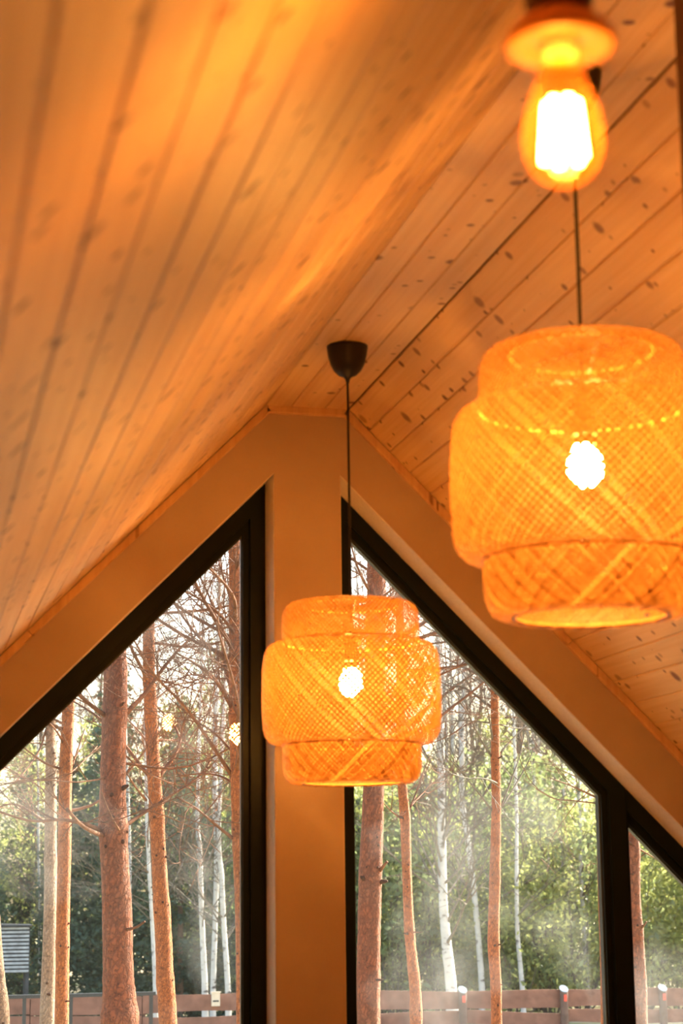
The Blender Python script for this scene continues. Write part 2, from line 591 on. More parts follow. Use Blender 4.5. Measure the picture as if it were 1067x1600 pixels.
bw = MB().prism_y([(XE0, 0), (XE1, 0), (XRR, ZC), (XL, ZC)], Y0 - 0.2, Y0)
tag(bw.build('wall_back', M['plaster']), 'plain plastered wall at the rear of the room', 'wall', kind='structure')
fl = MB().box(XE0 - 0.2, XE1 + 0.2, Y0 - 0.2, Y1 + WT, -0.25, 0.0)
tag(fl.build('floor', M['floor']), 'wooden floor of the attic room', 'floor', kind='structure')

# timber trim where the boards meet the gable
TW, TD = 0.024, 0.020


def trim_along(name, p0, p1, nrm, label, pieces=1):
    """a square moulding from p0 to p1 (x,z) lying on the gable and pressed against the ceiling; nrm points into the room below"""
    root = empty(name); tag(root, label, 'trim', kind='structure')
    p0, p1, nrm = Vector(p0), Vector(p1), Vector(nrm)
    d = (p1 - p0)
    for i in range(pieces):
        a = p0 + d * (i / pieces) + d.normalized() * 0.0008
        b = p0 + d * ((i + 1) / pieces) - d.normalized() * 0.0008
        c, q = 0.004, TD
        mb = MB()
        prof = [(0, 0), (TW, 0), (TW, q - c), (TW - c, q), (0, q)]          # (down the normal, into the room)
        n = len(prof)
        vs = []
        for e in (a, b):
            for u, v in prof:
                w = e + nrm * u
                vs.append((w.x, Y1 - v, w.y))
        mb.add(vs, [tuple(range(n)), tuple(range(2 * n - 1, n - 1, -1))] + [(k, k + n, (k + 1) % n + n, (k + 1) % n) for k in range(n)])
        mb.build('moulding', M['trim'], root)


trim_along('trim_1', (XE0 + 0.05, 0.05), (XL + 0.004, ZC - 0.0), (S2, -S2), 'reddish wooden moulding along the left slope of the gable', 4)
trim_along('trim_2', (XL + 0.006, ZC), (XRR - 0.006, ZC), (0, -1), 'short horizontal wooden moulding under the flat ridge strip', 1)
trim_along('trim_3', (XE1 - 0.05, 0.05), (XRR - 0.004, ZC - 0.0), (-S2, -S2), 'wooden moulding along the right slope of the gable', 4)

# thin facings added over the reveals, daylight put into their pale colour
LT = 0.002
ly0, ly1 = Y1 + 0.003, FY0 - 0.0005
q2 = LT / S2
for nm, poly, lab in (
        ('trim_4', [(XA - 0.0005, ZS), (XA - 0.0005, TOPA - 0.001), (XA - LT, TOPA - LT - 0.001), (XA - LT, ZS)], 'added reveal facing, daylight in its colour, on the pillar side of the left window'),
        ('trim_5', [(XCL + 0.01, ZS + 0.0105), (XA - LT, TOPA - LT), (XA - LT, TOPA - LT - q2), (XCL + 0.01 + q2, ZS + 0.0105)], 'added reveal facing, daylight in its colour, under the left slanted edge'),
        ('trim_6', [(XB + 0.0005, ZS), (XB + 0.0005, TOPB - 0.001), (XB + LT, TOPB - LT - 0.001), (XB + LT, ZS)], 'added reveal facing, daylight in its colour, on the pillar side of the right window'),
        ('trim_7', [(XCR - 0.01, ZS + 0.0105), (XB + LT, TOPB - LT), (XB + LT, TOPB - LT - q2), (XCR - 0.01 - q2, ZS + 0.0105)], 'added reveal facing, daylight in its tan colour, along the right slanted edge')):
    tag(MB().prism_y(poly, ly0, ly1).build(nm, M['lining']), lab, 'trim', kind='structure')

# ridge post
pm = MB()
pw = 0.06
pc = 0.006
prof = [(-pw + pc, -pw), (pw - pc, -pw), (pw, -pw + pc), (pw, pw - pc), (pw - pc, pw), (-pw + pc, pw), (-pw, pw - pc), (-pw, -pw + pc)]
n = len(prof)
pm.add([(x, y, 0) for x, y in prof] + [(x, y, ZC - 0.001) for x, y in prof],
       [tuple(range(n - 1, -1, -1)), tuple(range(n, 2 * n))] + [(i, (i + 1) % n, (i + 1) % n + n, i + n) for i in range(n)])
po = pm.build('ridge_post', M['post'])
po.location = (1.220, 2.540, 0)
tag(po, 'dark stained square timber post at the right edge', 'post', kind='structure')

# windows -----------------------------------------------------------
GY = 6.072
FWD = 0.073


def offset_poly(poly, d):
    """inward offset of a convex clockwise or counter-clockwise polygon"""
    n = len(poly)
    area = sum(poly[i][0] * poly[(i + 1) % n][1] - poly[(i + 1) % n][0] * poly[i][1] for i in range(n))
    s = 1 if area > 0 else -1
    ds = d if isinstance(d, (list, tuple)) else [d] * n
    lines = []
    for i in range(n):
        a = Vector(poly[i]); b = Vector(poly[(i + 1) % n])
        t = (b - a).normalized()
        nn = Vector((-t.y, t.x)) * s
        lines.append((a + nn * ds[i], t))
    out = []
    for i in range(n):
        p, t = lines[i - 1]; q, u = lines[i]
        den = t.x * u.y - t.y * u.x
        k = ((q.x - p.x) * u.y - (q.y - p.y) * u.x) / den
        out.append(tuple(p + t * k))
    return out


def window(name, poly, widths, part_names, label):
    root = empty(name)
    tag(root, label, 'window', kind='structure')
    inner = offset_poly(poly, widths)
    n = len(poly)
    step = [max(0.0, w - 0.022) for w in widths]
    mid = offset_poly(poly, step)
    for i in range(n):
        j = (i + 1) % n
        if widths[i] < 0.001:
            continue
        mb = MB()
        mb.prism_y([poly[i], poly[j], mid[j], mid[i]], FY0, FY1)                    # face of the profile
        mb.prism_y([mid[i], mid[j], inner[j], inner[i]], FY0 + 0.022, FY1)          # stepped glazing bead
        bar = mb.build(part_names[i], M['black_frame'], root)
        e = offset_poly(poly, [w + 0.005 for w in widths])
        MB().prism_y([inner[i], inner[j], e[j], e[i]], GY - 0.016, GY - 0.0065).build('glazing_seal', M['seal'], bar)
    g = offset_poly(poly, [w - 0.012 for w in widths])
    MB().prism_y(g, GY - 0.006, GY).build('pane', M['glass'], root)
    return root


MX0, MX1 = 2.295, 2.376                            # mullion in the right opening
ML0, ML1 = 2 * XR - MX1, 2 * XR - MX0
k = 0.0015
window('window_1', [(ML0, ZS + k), (XA - k, ZS + k), (XA - k, TOPA - k * 2), (ML0, EYE + ML0 + CL - k)],
       [FWD, FWD, FWD, ML1 - ML0], ['bottom_rail', 'stile', 'slanted_rail', 'mullion'], 'black-framed slanted window left of the pillar')
window('window_2', [(XCL + 0.01, ZS + k), (ML0 - k, ZS + k), (ML0 - k, EYE + ML0 + CL - 3 * k)],
       [FWD, 0.012, FWD], ['bottom_rail', 'stile', 'slanted_rail'], 'triangular outer window at the far left of the gable')
window('window_3', [(XB + k, ZS + k), (MX1, ZS + k), (MX1, EYE + CR - MX1 - k), (XB + k, TOPB - k * 2)],
       [FWD, MX1 - MX0, FWD, FWD], ['bottom_rail', 'mullion', 'slanted_rail', 'stile'], 'black-framed slanted window right of the pillar behind the small lampshade')
window('window_4', [(MX1 + k, ZS + k), (XCR - 0.01, ZS + k), (MX1 + k, EYE + CR - MX1 - 3 * k)],
       [FWD, FWD, 0.012], ['bottom_rail', 'slanted_rail', 'stile'], 'small triangular window at the right edge with black frame')

# outside skin of the house: roof sheets and a cladding strip under the floor
for nm, sgn in (('roof_left', -1), ('roof_right', 1)):
    X, Yv, Z, o = slope_matrix(sgn)
    a = o - Z * 0.215 - X * 0.35; b = o - Z * 0.215 + X * (SLOPE_LEN + 0.4)
    c = b - Z * 0.04; d = a - Z * 0.04
    r = MB().prism_y([(a.x, a.z), (b.x, b.z), (c.x, c.z), (d.x, d.z)], Y0 - 0.4, Y1 + 0.5).build(nm, M['roof'])
    tag(r, 'dark sheet roof over the %s slope of the attic' % ('left' if sgn < 0 else 'right'), 'roof', kind='structure')
GZ = EYE - 2.35                                    # ground level outside
pl = MB().box(XE0 - 0.1, XE1 + 0.1, Y0 - 0.15, Y1 + WT - 0.02, GZ, -0.25).build('house_base', M['facade'])
tag(pl, 'boarded base of the house below the attic floor', 'house base', kind='structure')

# ------------------------------------------------------------------ pendant lamps
R0 = 0.25
PROF = {  # arc of (radius, height above the lower rim)
    'lower_band': [(0.140, 0.004), (0.152, 0.000), (0.168, 0.003), (0.182, 0.012), (0.190, 0.026), (0.194, 0.045), (0.195, 0.075), (0.194, 0.108)],
    'middle_band': [(0.196, 0.110), (0.213, 0.111), (0.230, 0.117), (0.242, 0.130), (0.249, 0.150), (0.252, 0.200), (0.253, 0.255), (0.251, 0.320), (0.247, 0.360), (0.240, 0.380), (0.228, 0.391), (0.212, 0.396), (0.195, 0.398)],
    'upper_band': [(0.193, 0.400), (0.195, 0.420), (0.195, 0.455), (0.193, 0.480), (0.187, 0.496), (0.175, 0.507), (0.160, 0.511), (0.146, 0.509), (0.134, 0.504)],
}
SHADE_H = 0.511


def resample(prof, step):
    P = [Vector(p) for p in prof]
    acc = [0.0]
    for a, b in zip(P[:-1], P[1:]):
        acc.append(acc[-1] + (b - a).length)
    n = max(3, int(acc[-1] / step))
    out = []
    for i in range(n + 1):
        s = acc[-1] * i / n
        j = 0
        while j < len(acc) - 2 and acc[j + 1] < s:
            j += 1
        t = (s - acc[j]) / (acc[j + 1] - acc[j])
        out.append((s, P[j].lerp(P[j + 1], t)))
    return out


def weave(prof, seed, N=98, width=0.0065):
    """two crossing families of flat bamboo strips laid over a profile"""
    rs = random.Random(seed)
    pts = resample(prof, 0.011)
    nrm = []
    for i in range(len(pts)):
        a = pts[max(0, i - 1)][1]; b = pts[min(len(pts) - 1, i + 1)][1]
        t = (b - a).normalized()
        nrm.append((Vector((t.y, -t.x)), t))
    mb = MB()
    for fam in (1, -1):
        for i in range(N):
            if rs.random() < 0.03:
                continue
            th0 = 2 * math.pi * (i + rs.uniform(-0.13, 0.13)) / N
            w = width * rs.uniform(0.8, 1.12)
            lift = rs.uniform(0, 0.0006)
            # a torn strip here and there leaves a small dark window in the weave
            vs = []; fs = []
            th = th0
            prev = None
            for j, (s, p) in enumerate(pts):
                if prev is not None:
                    th += fam * (s - prev[0]) / ((p.x + prev[1].x) * 0.5) * 1.0
                prev = (s, p)
                nn, tt = nrm[j]
                r = p.x + nn.x * (0.0011 * math.sin((j + i) * math.pi * 0.5) * fam + lift)
                z = p.y + nn.y * (0.0011 * math.sin((j + i) * math.pi * 0.5) * fam + lift)
                er = Vector((math.cos(th), math.sin(th), 0)); et = Vector((-math.sin(th), math.cos(th), 0))
                pos = er * r + Vector((0, 0, z))
                along = (et * fam + er * tt.x + Vector((0, 0, tt.y)))
                nw = er * nn.x + Vector((0, 0, nn.y))
                side = along.cross(nw).normalized() * (w * 0.5)
                vs += [pos - side, pos + side]
                if j:
                    fs.append((2 * j - 2, 2 * j - 1, 2 * j + 1, 2 * j))
            mb.add(vs, fs)
    return mb


def ring(r, z, t, seg=64):
    prof = [(r + t * math.cos(a), z + t * math.sin(a)) for a in [2 * math.pi * i / 8 for i in range(9)]]
    vs = []; fs = []
    for kk in range(seg):
        an = 2 * math.pi * kk / seg
        wob = 1 + 0.15 * math.sin(kk * 17.3)
        for i in range(8):
            a = 2 * math.pi * i / 8
            rr = r + t * wob * math.cos(a)
            vs.append((rr * math.cos(an), rr * math.sin(an), z + t * wob * math.sin(a)))
    for kk in range(seg):
        for i in range(8):
            fs.append((kk * 8 + i, kk * 8 + (i + 1) % 8, ((kk + 1) % seg) * 8 + (i + 1) % 8, ((kk + 1) % seg) * 8 + i))
    return MB().add(vs, fs)


BULB = [(0.0, -0.052), (0.012, -0.050), (0.023, -0.043), (0.030, -0.032), (0.0335, -0.018), (0.0325, -0.004), (0.0285, 0.010), (0.0235, 0.020), (0.0190, 0.029)]


def pendant(x, y, top, label):
    """woven bamboo pendant: origin at the middle of the lower rim"""
    z0 = top - SHADE_H
    root = empty('pendant_lamp', (x, y, z0))
    tag(root, label, 'lamp', 'woven bamboo pendant lamps on the ridge')
    for i, (nm, pr) in enumerate(PROF.items()):
        if nm not in _shade:
            _shade[nm] = weave(pr, 5 + i, width=0.0045 if nm == 'upper_band' else 0.0066).mesh(nm, M['bamboo_lit' if nm == 'lower_band' else 'bamboo'])
        link(nm, _shade[nm], root)
    for nm, r, z, t in (('lower_rim', 0.141, 0.004, 0.0035), ('lower_hoop', 0.196, 0.109, 0.0026), ('upper_hoop', 0.195, 0.399, 0.0026), ('upper_rim', 0.135, 0.505, 0.0035)):
        ring(r, z, t).build(nm, M['rim'], root, True)
    if 'added_top_grille' not in _shade:  # slats added to cut the bulb light thrown up on the ceiling
        tg = MB()
        for q in range(-9, 10):
            u = q * 0.0148
            if abs(u) < 0.001 or abs(u) > 0.133:
                continue
            hl = math.sqrt(0.1345 ** 2 - u * u)
            ca, sa = math.cos(0.5), math.sin(0.5)
            vs = []
            for dz in (-0.0009, 0.0009):
                for du, dl in ((-0.0052, -hl), (0.0052, -hl), (0.0052, hl), (-0.0052, hl)):
                    x_, y_ = u + du, dl
                    vs.append((x_ * ca - y_ * sa, x_ * sa + y_ * ca, 0.5045 + dz))
            tg.add(vs, [(0, 3, 2, 1), (4, 5, 6, 7), (0, 1, 5, 4), (1, 2, 6, 5), (2, 3, 7, 6), (3, 0, 4, 7)])
        _shade['added_top_grille'] = tg.mesh('added_top_grille', M['bamboo_dark'])
    link('added_top_grille', _shade['added_top_grille'], root)
    zb = SHADE_H - 0.215                                   # bulb's middle
    spid = MB()
    for a in (0.4, 2.5, 4.6):
        spid.tube([(0.014 * math.cos(a), 0.014 * math.sin(a), zb + 0.135), (0.07 * math.cos(a), 0.07 * math.sin(a), zb + 0.168), (0.135 * math.cos(a), 0.135 * math.sin(a), 0.505)], 0.0013, 6)
    spid.build('wire_spider', M['socket'], root)
    so = MB().lathe([(0.0195, 0.046), (0.0285, 0.048), (0.0285, 0.056), (0.0215, 0.058), (0.0205, 0.082), (0.019, 0.090), (0.019, 0.112), (0.014, 0.130), (0.008, 0.142), (0.0045, 0.146)], 24, 0, 0, zb).build('socket', M['socket'], root, True)  # flange widened to hold back bulb light going upwards
    MB().lathe([(0.0138, 0.034), (0.0138, 0.047)], 20, 0, 0, zb).build('screw_collar', M['brass'], so, True)
    bu = MB().lathe(BULB, 28, 0, 0, zb).build('bulb', M['bulb'], root, True)
    MB().lathe([(0.0192, 0.0292), (0.0195, 0.031), (0.0165, 0.038), (0.0140, 0.044), (0.0135, 0.048)], 28, 0, 0, zb).build('bulb_neck', M['neck'], bu, True)
    ch = ZC - z0
    MB().tube([(0, 0, zb + 0.144), (0.0008, 0, (zb + ch) / 2), (0, 0, ch - 0.10)], 0.0036, 8).build('cord', M['black_plastic'], root, True)
    cp = MB().lathe([(0.0045, -0.112), (0.0065, -0.100), (0.012, -0.093), (0.026, -0.087), (0.040, -0.073), (0.050, -0.054), (0.056, -0.032), (0.0595, -0.008), (0.060, -0.0005)], 40, 0, 0, ch)
    cp.build('ceiling_cup', M['black_plastic'], root, True)
    return root


_shade = {}
pendant(1.213, 5.13, EYE + 0.777, 'smaller-looking woven bamboo pendant lamp hanging before the pillar between the windows')
pendant(1.213, 3.21, EYE + 0.980, 'large woven bamboo pendant lamp with top opening visible, cut by right edge')

# filament bulb with a shallow enamel disc, hanging close to the camera
bp = at(879, 196, 1.38)
root = empty('bulb_pendant', (bp.x, bp.y, bp.z))
tag(root, 'bare amber filament bulb glowing under a shallow disc at the top', 'lamp')
GB = [(0.0, -0.052), (0.012, -0.050), (0.022, -0.044), (0.029, -0.034), (0.0325, -0.020), (0.0325, -0.004), (0.030, 0.010), (0.0255, 0.024), (0.0215, 0.036), (0.0185, 0.048), (0.0165, 0.058), (0.0155, 0.066)]
bulb = MB().lathe(GB, 36).build('bulb', M['bulb_glass'], root, True)
fm = MB()
for i in range(6):
    a = 2 * math.pi * i / 6 + 0.4
    fm.tube([(0.0165 * math.cos(a), 0.0165 * math.sin(a), -0.030), (0.0115 * math.cos(a + 0.25), 0.0115 * math.sin(a + 0.25), 0.020)], 0.0036, 8)
fm.build('filament', M['filament'], bulb, True)
MB().lathe([(0.004, -0.028), (0.0035, 0.02), (0.007, 0.05), (0.010, 0.066)], 12).build('stem', M['bulb_glass'], bulb, True)
MB().lathe([(0.014, 0.060), (0.0145, 0.088), (0.013, 0.094)], 24).build('screw_base', M['neck'], root, True)
dprof = [(0.0165, 0.072), (0.030, 0.070), (0.043, 0.068), (0.0465, 0.070), (0.0475, 0.074), (0.045, 0.080), (0.034, 0.092), (0.022, 0.099), (0.0175, 0.100)]
MB().lathe(dprof, 48).build('disc_shade', M['opal'], root, True)
MB().lathe([(0.018, 0.094), (0.022, 0.099), (0.028, 0.103), (0.030, 0.112), (0.029, 0.140), (0.020, 0.156), (0.006, 0.162)], 32).build('socket', M['socket'], root, True)
cz = ZC - (XL - bp.x) - bp.z                         # ceiling above the bulb
MB().tube([(0, 0, 0.158), (0, 0, cz - 0.02)], 0.0036, 8).build('cord', M['black_plastic'], root, True)
MB().lathe([(0.0045, -0.11), (0.012, -0.093), (0.030, -0.085), (0.040, -0.073)], 28, 0, 0, cz - 0.005).build('ceiling_cup', M['black_plastic'], root, True)

# ------------------------------------------------------------------ outside
gp = []
GN = 40
gvs = []; gfs = []
for i in range(GN + 1):
    for j in range(GN + 1):
        x = -35 + 80 * i / GN; y = 4 + 86 * j / GN
        z = GZ + 0.05 * math.sin(x * 0.7 + y * 0.4) - 0.0 + (max(0, y - 28) * 0.012)
        gvs.append((x, y, z))
for i in range(GN):
    for j in range(GN):
        a = i * (GN + 1) + j
        gfs.append((a, a + GN + 1, a + GN + 2, a + 1))
g = MB().add(gvs, gfs).build('ground', M['ground'], None, True)
tag(g, 'leaf-littered ground under the trees outside', 'ground', kind='structure')


def ground_z(x, y):
    return GZ + 0.05 * math.sin(x * 0.7 + y * 0.4) + max(0, y - 28) * 0.012


# --- trunks and bare branches
def smooth_path(pts, n):
    """Catmull-Rom through points"""
    P = [Vector(p) for p in pts]
    P = [P[0] * 2 - P[1]] + P + [P[-1] * 2 - P[-2]]
    out = []
    segs = len(P) - 3
    for i in range(n + 1):
        u = i / n * segs
        k0 = min(int(u), segs - 1)
        t = u - k0
        a, b, c, d = P[k0:k0 + 4]
        out.append(0.5 * ((2 * b) + (c - a) * t + (2 * a - 5 * b + 4 * c - d) * t * t + (3 * b - a - 3 * c + d) * t * t * t))
    return out


def twig(mb, p, d, L, r, depth, rs, droop=0.0):
    """a crooked bare twig with side twigs"""
    n = 5 if depth else 4
    pts = [p]
    dd = d.normalized()
    for i in range(n):
        dd = (dd + Vector((rs.gauss(0, 0.13), rs.gauss(0, 0.13), rs.gauss(0, 0.12) + 0.05 - droop))).normalized()
        pts.append(pts[-1] + dd * (L / n))
    mb.tube(pts, [r * (1 - 0.72 * i / n) for i in range(n + 1)], 4 if r > 0.004 else 3, False)
    if depth > 0:
        m_ = rs.randint(4, 6) if depth > 1 else rs.randint(2, 4)
        for q in range(m_):
            t = rs.uniform(0.25, 0.98)
            i = min(int(t * n), n - 1)
            pos = pts[i].lerp(pts[i + 1], t * n - i)
            ax = Vector((rs.gauss(0, 1), rs.gauss(0, 1), rs.gauss(0, 1) * 0.8 + 0.25)).normalized()
            nd = (dd * 0.75 + ax * 0.85).normalized()
            twig(mb, pos, nd, L * rs.uniform(0.35, 0.6), r * 0.5, depth - 1, rs, droop)


def branch_from(path, r0, r1, rs, side=6, depth=2, twig_len=0.4):
    mb = MB()
    P = smooth_path(path, max(6, 4 * (len(path) - 1)))
    n = len(P) - 1
    L = sum((P[i + 1] - P[i]).length for i in range(n))
    mb.tube(P, [r0 + (r1 - r0) * (i / n) ** 0.8 for i in range(n + 1)], 7, True)
    for q in range(side):
        t = rs.uniform(0.22, 1.0)
        i = min(int(t * n), n - 1)
        pos = P[i].lerp(P[i + 1], t * n - i)
        dd = (P[i + 1] - P[i]).normalized()
        ax = Vector((rs.gauss(0, 1), rs.gauss(0, 0.8), rs.gauss(0, 0.9) + 0.2)).normalized()
        twig(mb, pos, dd * 0.6 + ax, twig_len * rs.uniform(0.6, 1.3), max(0.0034, (r0 + (r1 - r0) * t) * 0.45), depth, rs)
    return mb


def pine(name, label, pix, Y, mat, top=8.5, branches=(), filler=(), seed=1, burls=(), crown=True, bare_mat='branch'):
    """pix: (x, y, width) down the trunk as it stands at depth Y"""
    rs = random.Random(seed)
    pts = [at(x, y, Y) for x, y, w in pix]
    rad = [metres(w, p) * 0.5 for (x, y, w), p in zip(pix, pts)]
    # go on up to the crown and down to the ground
    up = (pts[0] - pts[1]); up = up / abs(up.z)
    up.x *= 0.5; up.y *= 0.5
    dn = (pts[-1] - pts[-2]); dn = dn / abs(dn.z); dn.x *= 0.4
    hi = pts[0] + up * max(0.5, (EYE + top - pts[0].z))
    gz0 = ground_z(pts[-1].x, pts[-1].y)
    lo = pts[-1] + dn * (pts[-1].z - gz0 + 0.05)
    P = [hi, (hi + pts[0]) / 2] + pts + [(lo + pts[-1]) / 2, lo]
    Rr = [rad[0] * 0.35, rad[0] * 0.72] + rad + [rad[-1] * 1.06, rad[-1] * 1.25]
    nn = 110
    path = smooth_path(P, nn)
    rr = [v.x for v in smooth_path([Vector((q, 0, 0)) for q in Rr], nn)]
    base = Vector((lo.x, lo.y, gz0))
    root = empty(name, base)
    tag(root, label, 'tree', 'pine trees between the house and the fence')
    bz = [(at(x, y, Y).z, a) for x, y, a in burls]
    seg = 28
    ph = rs.uniform(0, 100)

    def wob(i, k):
        z = path[i].z
        v = 1 + 0.035 * math.sin(3 * k * 2 * math.pi / seg + z * 2.1 + ph) + rs.uniform(-0.028, 0.028)
        for b, a in bz:
            v += a * math.exp(-((z - b) / 0.05) ** 2) * (0.75 + 0.25 * math.sin(2 * k * 2 * math.pi / seg + b * 9))
        return v
    MB().tube([p - base for p in path], rr, seg, True, wob).build('trunk', mat, root, True)
    bm = M[bare_mat]
    # dark knots and broken stubs where whorls of branches once sat
    kz = [b for b, a in bz] + [EYE + rs.uniform(-1.0, 1.2) for q in range(5)]
    for z in kz:
        for q in range(rs.randint(1, 2)):
            i = min(range(len(path)), key=lambda a: abs(path[a].z - z - rs.uniform(-.03, .03)))
            an = rs.uniform(-2.7, -0.4)                        # on the side towards the house
            d = Vector((math.cos(an), math.sin(an), rs.uniform(0.0, 0.5))).normalized()
            p0 = path[i] - base + d * rr[i] * 0.86
            kr = rr[i] * rs.uniform(0.10, 0.20)
            L = rr[i] * 0.2 + (rs.uniform(0.02, 0.06) if rs.random() < 0.3 else 0.006)
            MB().tube([p0, p0 + d * L * 0.6, p0 + d * L], [kr * 1.25, kr, kr * 0.55], 7).build('knot', M['knot'], root, True)
    for br in branches:
        pth = [at(x, y, Y + dy) for x, y, dy in br['p']]
        r0 = metres(br['w'], pth[0]) * 0.5
        mb = branch_from([p - base for p in pth], r0, r0 * br.get('e', 0.35), rs, br.get('n', 5), br.get('d', 2), br.get('t', 0.4))
        mb.build('branch', bm, root, True)
    for (z0, z1, count, Lm) in filler:
        for q in range(count):
            z = EYE + rs.uniform(z0, z1)
            i = min(range(len(path)), key=lambda a: abs(path[a].z - z))
            an = rs.uniform(0, 2 * math.pi)
            d = Vector((math.cos(an), math.sin(an) * 0.8, rs.uniform(0.1, 0.75)))
            L = Lm * rs.uniform(0.6, 1.25)
            p0 = path[i] - base
            p1 = p0 + d.normalized() * L * 0.5 + Vector((rs.gauss(0, .05), rs.gauss(0, .05), rs.gauss(0, .05)))
            p2 = p0 + d.normalized() * L + Vector((rs.gauss(0, .1), rs.gauss(0, .1), rs.gauss(0.05, .1)))
            branch_from([p0, p1, p2], rs.uniform(0.008, 0.016), 0.004, rs, 9, 2, 0.45).build('branch', bm, root, True)
    if crown:
        mb = MB()
        high = [a for a in range(nn) if path[a].z > EYE + 5.0]
        for q in range(46):
            i = rs.choice(high)
            an = rs.uniform(0, 2 * math.pi)
            L = rs.uniform(0.5, 1.5)
            c = path[i] - base + Vector((math.cos(an), math.sin(an), rs.uniform(0, 0.5))) * L
            c.z = max(c.z, EYE + 4.2 - base.z)
            for w in range(26):
                o = c + Vector((rs.gauss(0, .16), rs.gauss(0, .16), rs.gauss(0, .12)))
                d = Vector((rs.gauss(0, 1), rs.gauss(0, 1), rs.gauss(0.5, 1))).normalized()
                s = d.orthogonal().normalized() * 0.004
                mb.add([o - s, o + s, o + d * 0.16], [(0, 1, 2)])
            if q % 3 == 0:
                mb.tube([path[i] - base, (path[i] - base).lerp(c, 0.5), c], [0.02, 0.014, 0.006], 4, False)
        tag(mb.build('needle_crown', M['needle_pine'], root), kind='stuff')
    return root


B = lambda pts, w, n=5, d=2, t=0.4, e=0.35: dict(p=pts, w=w, n=n, d=d, t=t, e=e)

pine('pine_tree', 'thick reddish-brown pine trunk with burled foot, widest in the left window',
     [(179, 900, 33), (181, 1050, 37), (177, 1180, 39), (176, 1290, 43), (182, 1420, 46), (184, 1520, 48), (187, 1600, 55)], 9.6, M['bark_brown'],
     branches=[B([(170, 1122, 0), (145, 1104, -.1), (118, 1080, -.2), (90, 1040, -.3)], 9, 5),
               B([(196, 1115, 0), (225, 1085, .1), (258, 1040, .2), (292, 1003, .3), (345, 968, .4)], 9, 12, 2, 0.5),
               B([(165, 1300, 0), (130, 1287, -.15), (95, 1281, -.2), (45, 1282, -.3), (-20, 1262, -.4)], 8, 7),
               B([(165, 1306, 0), (145, 1300, -.2), (125, 1287, -.4), (105, 1264, -.6)], 8, 1, 1, 0.2, 0.6),
               B([(190, 1294, 0), (222, 1272, .1), (262, 1246, .2), (295, 1225, .3), (330, 1198, .4)], 7, 12, 2, 0.5),
               B([(186, 1297, -.1), (172, 1272, -.2), (158, 1236, -.25)], 4, 0),
               B([(195, 1453, -.05), (212, 1449, -.1), (226, 1440, -.15)], 5, 0, 0, 0.1, 0.7),
               B([(193, 1178, 0), (225, 1205, .2), (262, 1222, .4), (300, 1232, .5)], 3.5, 6),
               B([(170, 1215, 0), (120, 1222, -.3), (60, 1218, -.5), (0, 1225, -.6)], 3, 6, 2, .35)],
     filler=[(0.6, 2.0, 10, 1.1)], seed=3, burls=[(187, 1590, 0.22), (176, 1292, 0.16), (180, 1120, 0.10)])
pine('pine_tree', 'slim bright orange pine trunk left of the thick trunk',
     [(108, 1000, 18), (107, 1100, 19), (103, 1200, 20), (101, 1320, 21), (98, 1450, 21), (96, 1600, 22)], 12.2, M['bark_orange'],
     branches=[B([(97, 1202, 0), (70, 1192, -.1), (33, 1165, -.2), (5, 1140, -.3)], 4.5, 6), B([(112, 1198, 0), (122, 1170, .1), (134, 1134, .2)], 4, 2, 1),
               B([(100, 1165, 0), (90, 1145, -.1), (75, 1128, -.2), (55, 1118, -.2)], 4, 4), B([(110, 1208, 0), (130, 1190, .2), (152, 1166, .4)], 3, 5)],
     filler=[(0.7, 2.4, 8, 1.0)], seed=5, burls=[(101, 1195, 0.12), (100, 1480, 0.07)])
pine('pine_tree', 'pale grey-brown pine trunk touching the slim orange trunk on its left',
     [(79, 1080, 15), (80, 1180, 17), (79, 1300, 19), (78, 1420, 20), (73, 1600, 23)], 13.6, M['bark_grey'],
     branches=[B([(72, 1140, 0), (60, 1175, -.1), (30, 1215, -.3), (0, 1240, -.4)], 4, 6), B([(84, 1180, 0), (72, 1164, 0), (40, 1160, -.2)], 4, 4)],
     filler=[(0.4, 2.2, 7, 1.0)], seed=8, burls=[(78, 1345, 0.12)])
pine('pine_tree', 'medium orange-brown pine trunk leaning right of the thick trunk',
     [(232, 960, 18), (234, 1080, 20), (240, 1200, 21), (245, 1270, 22), (250, 1370, 24), (255, 1450, 26), (258, 1530, 27), (262, 1600, 29)], 11.0, M['bark_orange'],
     branches=[B([(228, 1250, 0), (212, 1230, -.2), (196, 1205, -.3)], 5, 3, 1), B([(244, 1268, 0), (270, 1240, .2), (300, 1222, .4), (330, 1190, .5)], 5, 9, 2, .5),
               B([(236, 1100, 0), (270, 1072, .2), (310, 1062, .4), (350, 1030, .6)], 3.5, 9), B([(232, 1040, 0), (215, 1010, -.2), (200, 985, -.3)], 5, 6),
               B([(238, 1155, 0), (285, 1160, .3), (330, 1185, .4), (360, 1210, .5)], 3.5, 7)],
     filler=[(0.5, 2.0, 12, 1.0)], seed=13, burls=[(246, 1275, 0.12), (255, 1420, 0.10), (260, 1535, 0.12)])
